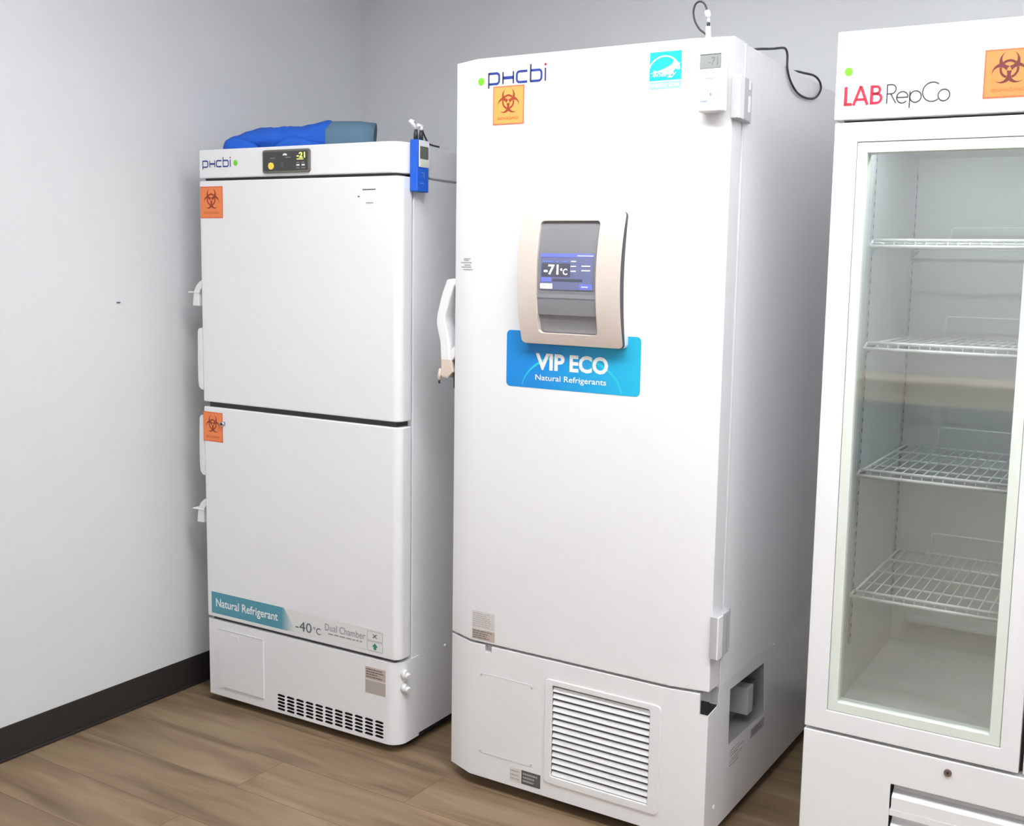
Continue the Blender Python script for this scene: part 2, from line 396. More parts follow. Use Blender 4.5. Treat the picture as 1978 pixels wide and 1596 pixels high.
# ceiling lights
M_DIFF = bpy.data.materials.new('lit_diffuser'); M_DIFF.use_nodes = True
_b = M_DIFF.node_tree.nodes['Principled BSDF']; _b.inputs['Emission Color'].default_value = (.96, .98, 1, 1); _b.inputs['Emission Strength'].default_value = LAMP
LIGHTS = [(.35, -.95, 'recessed ceiling light in front of the shorter freezer'),
          (1.40, -.92, 'added ceiling light brightening the gap beside the glass door refrigerator'),  # unseen lamp added to brighten the freezer side in the gap
          (2.50, -.92, 'recessed ceiling light closest to the right wall'),
          (.40, -5.15, 'added ceiling light above the left end of the long desk'),  # unseen, added to brighten the far wall in the glass reflection
          (2.20, -5.15, 'added ceiling light above the right end of the long desk')]  # second unseen lamp added for the reflected far wall
for i, (x, y, lb) in enumerate(LIGHTS):
    t = thing('ceiling_light', lb, 'light', (x, y, HC-.03), 0, 'recessed ceiling lights')
    w, d = .60, .30
    b = MB(); b.ring('z', [(-w-.02, -d-.02), (w+.02, -d-.02), (w+.02, d+.02), (-w-.02, d+.02)], [(-w, -d), (w, -d), (w, d), (-w, d)], 0, .03, M_PLASTIC); b.build('light_frame', t)
    b = MB(); b.box(-w, w, -d, d, .008, .014, M_DIFF); b.build('light_diffuser', t)

# ================================================================== LEFT FREEZER
T1 = thing('upright_freezer', 'shorter white two-door upright freezer in the left corner with blue glove on top', 'freezer', (-.9929, .0112, 0), .0190)
W1, H1, D1 = .80, 1.80, .84
FP = front(0.)
def rounded_front(x0, x1, y0, y1, r):   # outline with rounded front right corner
    return [(x0, y1), (x0, y0+.006), (x0+.006, y0)]+[(x1-r+r*math.sin(math.radians(a)), y0+r-r*math.cos(math.radians(a))) for a in range(0, 91, 10)]+[(x1, y1)]
b = MB(); b.box(.004, W1-.002, .066, D1, .034, 1.7065, M_ENAMEL_SIDE); b.build('cabinet', T1, .003)
b = MB(); b.box(.02, W1-.02, .012, .066, .28, 1.72, M_GAP); b.build('door_gasket', T1)['label'] = 'dark grey door gasket'
b = MB(); b.prism('z', rounded_front(0, W1, 0, .14, .045), 1.7125, H1, M_ENAMEL); b.box(0.003, W1-.001, .138, D1, 1.7085, H1-.004, M_ENAMEL_SIDE)
b.build('top_housing', T1, .004, 3)
doors = []
for z0, z1 in ((1.0065, 1.7045), (.2935, .9905)):
    b = MB(); b.prism('z', rounded_front(0, W1+.0003, 0, .058, .024), z0, z1, M_ENAMEL)
    d = b.build('door', T1, .004, 3)
    doors.append(d)
# lower front cover with vents and access panel
b = MB(); b.prism('z', rounded_front(.003, W1, 0, .10, .045), .028, .2835, M_ENAMEL)
base = b.build('base_cover', T1)
c = MB()
for i in range(11):
    for j in range(5):
        u = .313+i*.0399; v = .0865-j*.0112+i*.0004; w = .0335; h_ = .0042
        c.prism('y', [(u, v), (u+.006, v+h_), (u+w-.003, v+h_-.001), (u+w, v-.001), (u+w-.006, v-h_), (u+.003, v-h_+.001)], -.01, .012, M_BLACK)  # vent cavities coloured black to stand in for their shade
cut(base, c); base.name = 'base_cover'; add_bevel(base, .0015, 1)
b = MB(); PL = FP
b.prism('y', rrect(.055, .256, .056, .257, .004), -.0022, .002, M_ENAMEL)
b.build('access_panel', T1, .001)
b = MB(); b.prism('y', rrect(.115, .145, .238, .246, .003), -.004, -.0022, M_PLASTIC); b.build('panel_catch', T1)
for u, v in ((.055, .2555), (.075, .0597)):
    b = MB(); b.box(u, .256, -.0028, -.002, v, v+.0018, M_SMALL); b.build('panel_groove', T1)
b = MB(); b.box(.02, W1-.02, .05, D1-.02, .012, .034, M_GAP)
for x in (.07, .73):
    for y in (.12, .75): b.prism('z', circ(x, y, .03, 20), 0, .02, M_GAP)
b.build('plinth', T1)['label'] = 'dark underside with levelling feet'
# side seam
b = MB(); b.box(W1-.003, W1-.0004, .14, D1, 1.7062, 1.7088, M_SMALL); b.build('side_seam', T1)
# control panel
b = MB(); b.prism('y', rrect(.2825, .4715, 1.7210, 1.7895, .008), -.006, .004, M_CHAR_F)
cp = b.build('control_panel', T1, .002)
b = MB(); b.prism('y', rrect(.2885, .4650, 1.7275, 1.7835, .003), -.0068, -.006, M_CHAR)
PL = front(-.0068)
dtext(b, PL, '-21', .4235, .4560, 1.7630, 1.7790, M_LCDG, .0006, .02)
dlines(b, PL, .4235, .4560, 1.7575, 1.7610, 1, M_LCDG, seed=5)
dpoly(b, PL, arc(.376, 1.7715, .009, .006, 0, 180, 10), M_WHITE)
dlines(b, PL, .378, .400, 1.7640, 1.7670, 1, M_SMALL, seed=3)
dlines(b, PL, .318, .338, 1.7630, 1.7660, 1, M_SMALL, seed=4)
for u in (.300, .346, .386): dlines(b, PL, u, u+.016, 1.7490, 1.7520, 1, M_DGREY, seed=6)
for u in (.4215, .4425): drect(b, PL, u, u+.012, 1.7400, 1.7445, M_WHITE); drect(b, PL, u-.001, u+.013, 1.7330, 1.7345, M_SMALL)
for u in (.4215, .4425): drect(b, PL, u, u+.011, 1.7490, 1.7505, M_SMALL)
dpoly(b, PL, circ(.365, 1.744, .008, 16), M_DGREY)
b.build('display', cp)['label'] = 'charcoal display with green digits'
b = MB(); b.prism('y', circ(.3215, 1.7415, .0105), -.011, -.0068, M_YEL); b.build('button', cp, .001)['label'] = 'round yellow button'
brand_logo('brand_lettering', T1, FP, .0205, 1.7465, .692, M_BLUE_LOGO, M_LOGO_DARK)
b = MB(); dpoly(b, FP, circ(.1645, 1.7560, .0085), M_GREEN, .001); b.build('green_dot_sticker', T1)
bio_sticker('biohazard_sticker', doors[0], FP, .0085, .1065, 1.589, 1.687, M_ORANGE, M_ORANGE_B, M_RED_D)
bio_sticker('biohazard_sticker', doors[1], FP, -.0005 + .002, .0890, .8785, .9745, M_ORANGE, M_ORANGE_B, M_RED_D)
b = MB(); b.tube([(.093, 0, .9405), (.093, -.010, .9405)], .0075, M_CHROME, 16); b.tube([(.093, -.010, .9405), (.093, -.0115, .9405)], .0045, M_CABLE, 12)
b.build('door_lock', doors[1])['label'] = 'round chrome key lock'
for a_, c_, v_, w_, mt in ((.668, .716, 1.6675, .003, M_DGREY), (.650, .657, 1.648, .0035, M_DGREY), (.680, .706, 1.6300, .003, M_SMALL)):
    b = MB(); u = a_; drect(b, FP, a_, c_, v_-w_*.22, v_+w_*.22, M_SMALL, .0006)
    while u < c_: drect(b, FP, u, min(u+.0055, c_), v_-w_*.5, v_+w_*.5, mt, .0008); u += .0068
    b.build('small_print', doors[0])
# strip sticker on lower door
b = MB(); u0, u1 = .0240, .7435
dpoly(b, FP, [(u0, .3070), (.400, .3070), (.345, .3788), (u0, .3788)], M_STRIP, .0007)
dpoly(b, FP, [(.400, .3070), (u1, .3070), (u1, .3755), (.345, .3788)], mat('pale_grey_print', (232, 232, 232), .5), .0006)
dtext(b, FP, 'Natural Refrigerant', .0445, .3200, .3225, .3590, M_WHITE, .0012, .015)
dtext(b, FP, '-40', .3950, .4620, .3165, .3475, mat('slate_print', (84, 108, 114), .6), .0012)
dtext(b, FP, '°C', .4690, .4990, .3180, .3400, M_DGREY, .0012)
dtext(b, FP, 'Dual Chamber', .5165, .6760, .3380, .3600, mat('mid_grey_print', (150, 150, 152), .6), .0012)
dlines(b, FP, .530, .676, .3260, .3325, 1, mat('mid_grey_print', (150, 150, 152), .6), .0012, seed=3)
for v in (.3405, .3090):
    dstroke(b, FP, rrect(.684, .742, v, v+.0285, .002, 2), .0012, M_SMALL, .0012, True)
dtext(b, FP, 'x', .703, .722, .349, .361, M_DGREY, .0012)
dpoly(b, FP, [(.713, .3335), (.724, .322), (.718, .322), (.718, .313), (.708, .313), (.708, .322), (.702, .322)], mat('green_teal_print', (70, 140, 130), .5), .0012)
b.build('strip_sticker', doors[1], fixn=False)['label'] = 'teal and white strip sticker'
def label_plate(parent, PL, u0, u1, v0, v1, face, ink, rows, seed, name='rating_label', lift=.0007):
    b = MB(); drect(b, PL, u0, u1, v0, v1, face, lift); dlines(b, PL, u0+.05*(u1-u0), u1-.08*(u1-u0), v0+.08*(v1-v0), v1-.08*(v1-v0), rows, ink, lift+.0004, seed, .35)
    return b.build(name, parent)
label_plate(T1, FP, .6755, .7530, .2190, .2565, M_TAUPE2, M_DGREY, 4, 7)
label_plate(T1, FP, .6755, .7530, .1745, .2160, M_TAUPE, M_SMALL, 4, 8)
# knobs on the right side of the base
for z in (.246, .204):
    b = MB(); b.tube([(W1-.004, .030, z), (W1+.010, .030, z)], .013, M_PLASTIC, 20); b.tube([(W1+.010, .030, z), (W1+.020, .026, z-.004)], .0085, M_PLASTIC, 16)
    b.build('port_cap', T1)
b = MB(); b.tube([(W1-.003, .2317, .2737), (W1+.004, .2317, .2737)], .005, M_PLASTIC, 12); b.build('side_screw', T1)
b = MB(); b.prism('x', [(D1-.14, .05), (D1-.02, .05), (D1-.02, .058), (D1-.14, .056)], W1-.002, W1+.008, M_PLASTIC); b.build('side_rail', T1)
# latches and grips on the left edge of the doors
for d, zt in ((doors[0], 1.386), (doors[1], .676)):
    b = MB()
    b.prism('y', [(.002, zt+.010), (-.012, zt+.004), (-.026, zt-.008), (-.036, zt-.024), (-.040, zt-.040), (-.044, zt-.074), (-.014, zt-.074), (-.014, zt-.03), (.002, zt-.012)], .006, .030, M_PLASTIC)
    lt = b.build('door_latch', d, .0015)
    b = MB(); b.box(-.062, -.010, .004, .032, zt-.0325, zt-.0285, M_PLASTIC); b.build('latch_tongue', d, .001)
for d, z0, z1 in ((doors[0], 1.042, 1.243), (doors[1], .762, .962)):
    b = MB(); b.prism('y', [(.001, z0), (-.010, z0+.002), (-.020, z0+.012), (-.0225, z0+.04), (-.0225, (z0+z1)/2), (-.020, z1-.012), (-.014, z1-.002), (.001, z1)], .002, .034, M_PLASTIC)
    b.build('door_grip', d, .002)

# data logger on the freezer side
T = thing('data_logger', 'blue and white temperature data logger on the side of the shorter freezer', 'data logger', (-.9929, .0112, 0), .0190, 'temperature data loggers')
SPL = side(W1+.028)
b = MB(); b.box(W1+.001, W1+.028, .0440, .0975, 1.6635, 1.8080, M_BLUEP); b.build('casing', T, .003, 3)
b = MB(); b.prism('x', rrect(.0510, .0965, 1.7320, 1.8065, .002, 3), W1+.0265, W1+.0300, M_PLASTIC); fp = b.build('face_plate', T, .001)
b = MB(); PL = side(W1+.030); drect(b, PL, .0540, .0900, 1.7560, 1.7890, M_LCD_D, .0005); dstroke(b, PL, rrect(.0540, .0900, 1.7560, 1.7890, .001, 2), .0015, M_DGREY, .0009, True); b.build('display', fp)['label'] = 'dark grey display'
b = MB(); drect(b, PL, .0540, .0920, 1.7350, 1.7500, M_CREAM, .0006); b.build('keypad', fp)
b = MB(); PL = SPL; dstroke(b, PL, [(.064, 1.7165), (.076, 1.7165), (.076, 1.7090), (.069, 1.7090)], .0026, M_BLUEL, .0004); dstroke(b, PL, [(.072, 1.7090), (.078, 1.7020)], .0026, M_BLUEL, .0004)
dlines(b, PL, .0560, .0840, 1.6850, 1.6900, 1, M_BLUEL, .0005, seed=2); b.build('printed_mark', T)
for y in (.055, .078):
    b = MB(); b.tube([(W1+.014, y, 1.806), (W1+.014, y, 1.822), (W1+.014, y+.001, 1.836)], [.0065, .0065, .005], M_CABLE, 14)
    p_ = b.build('probe_plug', T)
b = MB(); b.tube([(W1+.014, .056, 1.834), (W1+.012, .050, 1.845), (W1+.010, .036, 1.858)], [.0035, .005, .006], M_PLASTIC, 12)
b.tube([(W1+.010, .036, 1.8585), (W1+.012, .052, 1.8555)], .0045, M_PLASTIC, 10)
b.tube([(W1+.014, .079, 1.834), (W1+.013, .080, 1.846)], [.004, .0075], M_PLASTIC, 12); b.tube([(W1+.013, .064, 1.849), (W1+.013, .090, 1.8475)], .0052, M_PLASTIC, 10)
b.build('plug_cap', T)['label'] = 'white cable collars above the plugs'
b = MB(); b.tube(smooth_path([(W1+.012, .084, 1.845), (W1+.004, .102, 1.832), (W1+.003, .125, 1.808), (W1+.0015, .145, 1.8035), (W1+.001, .18, 1.8025)]), .0026, M_CABLE, 8)
b.build('probe_cable', T)

# blue glove lying on the left freezer
M_GLOVE = mat('blue_quilted_fabric', (28, 96, 206), .8, noise=.12, nscale=14, bump=.25, bscale=60)
M_CUFF = mat('grey_blue_cuff_fabric', (96, 128, 150), .8, noise=.1, nscale=12, bump=.2, bscale=80)
_a = .0190
G = thing('cryogenic_glove', 'blue insulated glove with grey-blue cuff lying on top of the shorter freezer', 'glove', (-.9929-math.sin(_a)*.11, .0112+math.cos(_a)*.11, 0), _a+math.radians(38))
def loft(mb, secs, mt, n=24, cap=True, wob=0., seed=0):
    rg = random.Random(seed); vs = []
    for (cx, cy, cz, ry, rz, fl) in secs:
        for k in range(n):
            a = 2*PI*k/n; c_, s_ = math.cos(a), math.sin(a)
            yy = ry*math.copysign(abs(c_)**.8, c_); zz = rz*math.copysign(abs(s_)**.75, s_)
            if s_ < 0: zz *= fl
            vs.append((cx+rg.uniform(-wob, wob), cy+yy+rg.uniform(-wob, wob), cz+zz*(1+rg.uniform(-1, 1)*wob*10)))
    m_ = len(secs)
    fs = [(i*n+k, i*n+(k+1) % n, (i+1)*n+(k+1) % n, (i+1)*n+k) for i in range(m_-1) for k in range(n)]
    mb.add(vs, fs, mt, None, True)
    if cap: mb.add(vs, [list(range(n))[::-1], [len(vs)-n+k for k in range(n)]], mt, None, True)
ZT = H1
b = MB()
def sec(x, yc, ry, h, base=ZT): return (x, yc, base+h*.42, ry, h*.58, .70)
loft(b, [sec(-.004, 0, .018, .014), sec(.002, 0, .040, .028), sec(.012, .002, .056, .038), sec(.035, .004, .068, .053), sec(.056, .004, .076, .060), sec(.062, .004, .078, .066), sec(.072, .004, .080, .074), sec(.105, .006, .088, .081),
         sec(.155, .006, .092, .087), sec(.205, .004, .092, .092), sec(.24, .002, .090, .093), sec(.27, 0, .086, .099), sec(.305, 0, .084, .111), sec(.335, 0, .086, .117), sec(.350, 0, .084, .110)], M_GLOVE, 28, wob=.0015, seed=3)
hand = b.build('glove_hand', G, fixn=True); ss = hand.modifiers.new('s', 'SUBSURF'); ss.levels = ss.render_levels = 3
tx = bpy.data.textures.new('folds', 'CLOUDS'); tx.noise_scale = .055; tx.noise_depth = 1
dm = hand.modifiers.new('d', 'DISPLACE'); dm.texture = tx; dm.strength = .022; dm.mid_level = .30; dm.direction = 'Z'
b = MB()
loft(b, [(.165, -.078, ZT+.012, .008, .008, .9), (.180, -.086, ZT+.020, .016, .018, .95), (.205, -.092, ZT+.028, .020, .026, .98), (.235, -.094, ZT+.030, .021, .028, .98), (.265, -.092, ZT+.024, .020, .022, .98), (.30, -.090, ZT+.021, .019, .020, .98), (.34, -.088, ZT+.014, .012, .012, .95)], M_GLOVE, 18, wob=.0010, seed=8)
th_ = b.build('glove_thumb', G); ss = th_.modifiers.new('s', 'SUBSURF'); ss.levels = ss.render_levels = 2
b = MB()
loft(b, [(.004, -.040, ZT+.012, .012, .010, .9), (.014, -.050, ZT+.020, .018, .018, .95), (.035, -.060, ZT+.024, .020, .023, .98), (.06, -.070, ZT+.022, .020, .021, .98), (.09, -.078, ZT+.018, .016, .016, .95), (.12, -.084, ZT+.010, .010, .009, .95)], M_GLOVE, 18, wob=.0008, seed=5)
f_ = b.build('glove_finger', G); ss = f_.modifiers.new('s', 'SUBSURF'); ss.levels = ss.render_levels = 2
b = MB(); n = 40; secs = [(.322, .088, .108), (.334, .092, .116), (.37, .100, .118), (.42, .108, .120), (.468, .114, .116)]
def cuffring(x, ry, h, ins):
    P_ = []
    for k in range(n):
        a = 2*PI*k/n; c_, s_ = math.cos(a), math.sin(a)
        yy = (ry-ins)*math.copysign(abs(c_)**.8, c_); zz = (h/2-ins)*math.copysign(abs(s_)**.7, s_)
        P_.append((x+.012*(s_*.5+.5)*(x-.32)/.15, yy, ZT+h/2+zz))
    return P_
vs = []
for q in secs: vs += cuffring(*q, 0)
for q in secs[::-1]: vs += cuffring(*q, .0035)
m_ = len(secs)*2
b.add(vs, [(i*n+k, i*n+(k+1) % n, (i+1)*n+(k+1) % n, (i+1)*n+k) for i in range(m_-1) for k in range(n)], M_CUFF, None, True)
b.build('glove_cuff', G)['label'] = 'grey-blue flared cuff'

# ================================================================== TALL FREEZER
T2 = thing('upright_freezer', 'tall white single-door freezer in the middle with a blue sticker below its screen', 'freezer', (0, 0, 0), 0)
W2, H2 = .8006, 1.993
def prof2(x0, x1, yb, c=0.):   # top view outline with chamfered front
    return [(x0, yb), (x0, .0315), (.0883, c), (.7000, c), (x1, .0161), (x1, yb)]
b = MB(); b.box(.006, W2-.0005, .084, .87, .40, H2-.004, M_ENAMEL_SIDE); b.box(.03, W2-.03, .04, .084, .40, 1.98, M_GAP); cab2 = b.build('cabinet', T2, .003)
b = MB(); b.prism('z', prof2(0, W2, .077), .4255, H2, M_ENAMEL); door2 = b.build('door', T2, .0025, 3)
# base cabinet
b = MB(); b.prism('z', prof2(0, W2, .87), .034, .4185, M_ENAMEL); base2 = b.build('base_cabinet', T2)
c = MB(); c.box(.3600, .6480, -.02, .028, .0985, .3520, M_CONS)  # grille cavity coloured grey to deepen the shade between slats
c.box(.137, .158, -.02, .012, .4010, .43, M_GREYP)                       # key notch under the door
c.prism('x', [(.160, .2360), (.425, .2310), (.4070, .3790), (.158, .3860)], W2-.06, W2+.02, M_GALV)    # side cavity
c.prism('x', [(.01, .3640), (.066, .3700), (.079, .3720), (.0815, .43), (.01, .43)], W2-.022, W2+.02, M_GREYP)  # notch by the door corner
cut(base2, c); add_bevel(base2, .0012, 1)
b = MB(); b.box(.03, W2-.03, .06, .85, .012, .034, M_GAP)
for x in (.08, .72):
    for y in (.12, .78): b.prism('z', circ(x, y, .032, 20), 0, .02, M_GAP)
b.build('plinth', T2)['label'] = 'dark underside with casters'
b = MB(); b.box(.02, W2-.02, .035, .30, .4185, .4255, M_GAP); b.build('door_gasket', T2)['label'] = 'dark seam under the door'
# pale vertical corner strip of the cabinet
b = MB(); b.box(W2-.004, W2+.0022, .081, .092, .40, H2-.004, M_ENAMEL); b.build('corner_strip', T2, .001)
# louvre grille
b = MB()
b.ring('y', rrect(.3365, .6800, .0770, .3680, .012), rrect(.3580, .6500, .0975, .3530, .006), -.0035, .004, M_ENAMEL)
gr = b.build('louvre_grille', T2, .0018)
b = MB(); N_ = 14; pz = (.3520-.0985)/N_
for i in range(N_):
    z = .3520-(i+1)*pz
    b.prism('x', [(.0020, z+.0008), (-.0005, z+.0022), (.0042, z+pz-.0048), (.0085, z+pz-.0052)], .3600, .6480, M_ENAMEL)
b.build('louvre_slats', gr)
b = MB()
for u, v in ((.126, .3325), (.2935, .3315), (.1257, .1125), (.2949, .1125)):
    b = MB(); b.tube([(u, .001, v), (u, -.0018, v)], .0028, M_GREYP, 12); b.build('cover_screw', T2)
for v, mt in ((.3372, M_ENAMEL_SIDE), (.1065, M_SMALL)):
    b = MB(); b.box(.1215, .2985, -.0008, .0002, v, v+.0008, mt); b.build('cover_edge', T2)
label_plate(T2, FP, .2260, .2620, .0510, .0900, M_LABELW, M_SMALL, 3, 3)
b = MB(); drect(b, FP, .2645, .3252, .0515, .0900, M_CHAR, .0007); drect(b, FP, .2665, .3232, .0535, .0880, mat('dark_label', (96, 98, 98), .4), .0010); dlines(b, FP, .269, .320, .056, .086, 3, M_SMALL, .0014, 4, .45); b.build('rating_label', T2)['label'] = 'dark grey label'
# door stickers
label_plate(door2, FP, .0925, .1685, .4640, .5125, M_LABELW, M_SMALL, 7, 12)
label_plate(door2, FP, .0930, .1690, .4320, .4610, M_TAUPE2, M_DGREY, 4, 14)
b = MB(); CH = lambda u, v, h=0.: (u, .0315*(1-u/.0883)-h if u < .0883 else -h, v)
rg = random.Random(2)
for v, a, c_ in ((1.4765, .040, .070), (1.4725, .040, .062), (1.4665, .026, .076), (1.4600, .042, .070), (1.4545, .028, .074), (1.4480, .036, .080)):
    u = a
    while u < c_: w = rg.uniform(.005, .012); drect(b, CH, u, min(u+w, c_), v-.0011, v+.0011, M_SMALL, .0008); u += w+.0012
b.build('small_print', door2)
b = MB(); dpoly(b, FP, circ(.1026, 1.9343, .0095), M_GREEN, .001); b.build('green_dot_sticker', door2)
brand_logo('brand_lettering', door2, FP, .1245, 1.9255, 1.0, M_BLUE_LOGO, M_LOGO_DARK)
bio_sticker('biohazard_sticker', door2, FP, .1408, .2370, 1.8210, 1.9190, M_AMBER, M_AMBER_B, mat('rust_print', (168, 66, 36), .6))
# cyan efficiency mark
b = MB(); u0, u1, v0, v1 = .5925, .6760, 1.9025, 1.9685
drect(b, FP, u0, u1, v0, v1, M_CYAN, .0006)
dstroke(b, FP, arc(.631, 1.918, .042, .040, 12, 178, 20), .0032, M_WHITE, .0009)
dpoly(b, FP, [(.594, 1.9195), (.604, 1.9225), (.604, 1.9275), (.612, 1.9235), (.630, 1.9285), (.645, 1.9345), (.653, 1.9395), (.656, 1.9500), (.661, 1.9410), (.674, 1.9400), (.665, 1.9335), (.671, 1.9245), (.660, 1.9280), (.652, 1.9170), (.640, 1.9150), (.622, 1.9215)], M_WHITE, .0010)
dtext(b, FP, 'energy', .602, .664, 1.9075, 1.9195, M_WHITE, .0013, .01, .3)
drect(b, FP, u0+.002, u1, 1.8830, 1.8995, M_CYAN_L, .0006); dtext(b, FP, 'ENERGY STAR', .5975, .6730, 1.8870, 1.8955, M_WHITE, .0010, .02)
b.build('efficiency_sticker', door2, fixn=False)['label'] = 'cyan square sticker with white arc and star'
# blue sticker under the console
b = MB(); dpoly(b, FP, rrect(.1950, .5925, 1.1450, 1.2930, .012), M_VIP, .0006)
dstroke(b, FP, arc(.393, 1.135, .150, .100, 170, 110, 14), [.002+.006*i/14 for i in range(15)], M_VIPARC, .0008)
dstroke(b, FP, arc(.393, 1.135, .150, .100, 65, 8, 14), [.008-.004*i/14 for i in range(15)], M_VIPARC, .0008)
dtext(b, FP, 'VIP', .2860, .3745, 1.1935, 1.2370, M_WHITE, .0011, .035); dtext(b, FP, 'ECO', .3895, .5020, 1.1935, 1.2380, M_WHITE, .0011, .035)
dtext(b, FP, 'Natural Refrigerants', .2865, .4975, 1.1620, 1.1815, M_WHITE, .0011, .008)
b.build('product_sticker', door2, fixn=False)['label'] = 'large blue sticker with white lettering'
# console: convex champagne bezel with inset screen
zc0, zc1 = 1.2625, 1.5965
def bow(z, y_end=-.024, y_mid=-.050): t = (z-(zc0+zc1)/2)/((zc1-zc0)/2); return y_mid+(y_end-y_mid)*t*t
cons = thing_console = None
def curved_ring(mb, outer, inner, off_o, thick, mt, mt_side):
    # outer/inner loops of the same length in (x,z); front follows bow()
    n = len(outer)
    vs = [(x, bow(z)+off_o, z) for x, z in outer]+[(x, bow(z)+off_o, z) for x, z in inner]+[(x, bow(z)*.62, z) for x, z in outer]+[(x, bow(z)+thick, z) for x, z in inner]+[(x, .001, z) for x, z in outer]
    fs = [(i, (i+1) % n, n+(i+1) % n, n+i) for i in range(n)]; mb.add(vs, fs, mt, None, False)
    fs = [(n+i, n+(i+1) % n, 3*n+(i+1) % n, 3*n+i) for i in range(n)]; mb.add(vs, fs, mt)
    fs = [(i, 2*n+i, 2*n+(i+1) % n, (i+1) % n) for i in range(n)]; mb.add(vs, fs, mt_side)
    fs = [(2*n+i, 4*n+i, 4*n+(i+1) % n, 2*n+(i+1) % n) for i in range(n)]; mb.add(vs, fs, M_PLASTIC)
def seg_rect(x0, x1, z0, z1, r, n=20):
    L = [(x1, z0+r+(z1-z0-2*r)*k/n) for k in range(n)]
    L += [(x1-r+r*math.cos(math.radians(a)), z1-r+r*math.sin(math.radians(a))) for a in (0, 22.5, 45, 67.5, 90)]
    L += [(x1-r-(x1-x0-2*r)*k/6, z1) for k in range(1, 6)]
    L += [(x0+r+r*math.cos(math.radians(a)), z1-r+r*math.sin(math.radians(a))) for a in (90, 112.5, 135, 157.5, 180)]
    L += [(x0, z1-r-(z1-z0-2*r)*k/n) for k in range(1, n)]
    L += [(x0+r+r*math.cos(math.radians(a)), z0+r+r*math.sin(math.radians(a))) for a in (180, 202.5, 225, 247.5, 270)]
    L += [(x0+r+(x1-x0-2*r)*k/6, z0) for k in range(1, 6)]
    L += [(x1-r+r*math.cos(math.radians(a)), z0+r+r*math.sin(math.radians(a))) for a in (270, 292.5, 315, 337.5)]
    return L
b = MB(); o1 = seg_rect(.2575, .5555, zc0, zc1, .012); i1 = seg_rect(.3140, .4860, 1.2925, 1.5735, .010)
curved_ring(b, o1, i1, 0, .014, M_CHAMP, M_SIDE_D)
bz = b.build('control_console', door2, fixn=True)
bv = bz.modifiers.new('b', 'BEVEL'); bv.width = .002; bv.segments = 2; bv.limit_method = 'ANGLE'; bv.angle_limit = math.radians(50)
for p in bz.data.polygons: p.use_smooth = True
wn = bz.modifiers.new('w', 'WEIGHTED_NORMAL'); wn.keep_sharp = True
bz['label'] = 'champagne coloured convex bezel'
b = MB()
def strip(z0, z1, off0, off1, mt, x0=.312, x1=.488, n=6):
    vs = []; 
    for k in range(n+1):
        z = z0+(z1-z0)*k/n; o_ = off0+(off1-off0)*k/n
        vs += [(x0, bow(z)+o_, z), (x1, bow(z)+o_, z)]
    b.add(vs, [(2*k, 2*k+1, 2*k+3, 2*k+2) for k in range(n)], mt, None, True)
strip(1.497, 1.578, .008, .008, M_CONS)
strip(1.392, 1.497, .007, .007, M_CONS)
strip(1.3815, 1.392, .005, .005, M_CONS_L)
strip(1.339, 1.3815, .0052, .006, M_CONS)
strip(1.288, 1.339, .018, .010, M_CONS_L)
strip(1.3385, 1.3392, .018, .006, M_BLACK)
b.build('console_inset', bz, fixn=False)['label'] = 'grey inset panel with grip recess'
b = MB()
SC_ = lambda u, v, h=0.: (u, bow(v)+.0062-h, v)
def srect(u0, u1, v0, v1, mt, h): 
    dpoly(b, SC_, [(u0, v0), (u1, v0), (u1, (v0+v1)/2), (u1, v1), (u0, v1), (u0, (v0+v1)/2)], mt, h)
srect(.3225, .4760, 1.4025, 1.4930, M_SCREEN, .0006)
srect(.3225, .4760, 1.4840, 1.4930, M_SCR_B, .0010); srect(.430, .475, 1.4865, 1.4885, M_WHITE, .0014)
srect(.3270, .4100, 1.4350, 1.4680, M_SCR_D, .0010)
for u, w in ((.330, .030), (.368, .008), (.388, .014)): srect(u, u+w, 1.4715, 1.4740, M_BLUEL, .0014)
dtext(b, SC_, '-71', .3345, .3770, 1.4400, 1.4650, M_LCDW, .0018, .02); dtext(b, SC_, '°C', .3825, .4030, 1.4400, 1.4560, M_LCDW, .0018, .01)
for v in (1.4720, 1.4600, 1.4480): srect(.4120, .4270, v, v+.0028, M_WHITE, .0014)
for v in (1.4610, 1.4500): srect(.4430, .4680, v, v+.0028, M_WHITE, .0014)
srect(.3270, .3560, 1.4220, 1.4330, M_SCR_B, .0012); srect(.360, .446, 1.4240, 1.4300, M_SCR_D, .0012)
srect(.3240, .3590, 1.4050, 1.4175, M_SCR_Y, .0012); srect(.330, .352, 1.4105, 1.4120, M_SMALL, .0016)
srect(.4380, .4740, 1.4050, 1.4180, M_SCR_B, .0012); srect(.444, .462, 1.4100, 1.4122, M_WHITE, .0016)
b.build('display_screen', bz, fixn=False)['label'] = 'blue touch screen showing the temperature'
# hinges on the right side
for z0, z1, nm in ((1.8070, 1.9050, 'upper'), (.5140, .6230, 'lower')):
    b = MB(); h0 = z0; h1 = z1
    b.box(W2-.001, W2+.020, -.004+.010, .082, h0, h1, M_GREYP)
    b.box(W2-.001, W2+.012, .0805, .108, h0, h1-.002, M_GREYP)
    hg = b.build('door_hinge', T2, .003)
    b = MB(); b.box(W2+.018, W2+.0225, .006, .034, h0+.001, h1-.001, M_PLASTIC)
    if nm == 'upper':
        b.box(W2+.0195, W2+.022, .066, .075, h1-.026, h1-.003, M_PLASTIC); b.box(W2+.0195, W2+.022, .064, .076, h0+.020, h0+.058, M_PLASTIC)
    else:
        b.box(W2+.0195, W2+.0215, .060, .068, h0+.006, h1-.006, M_SMALL)
    b.build('hinge_cover', hg, .001)
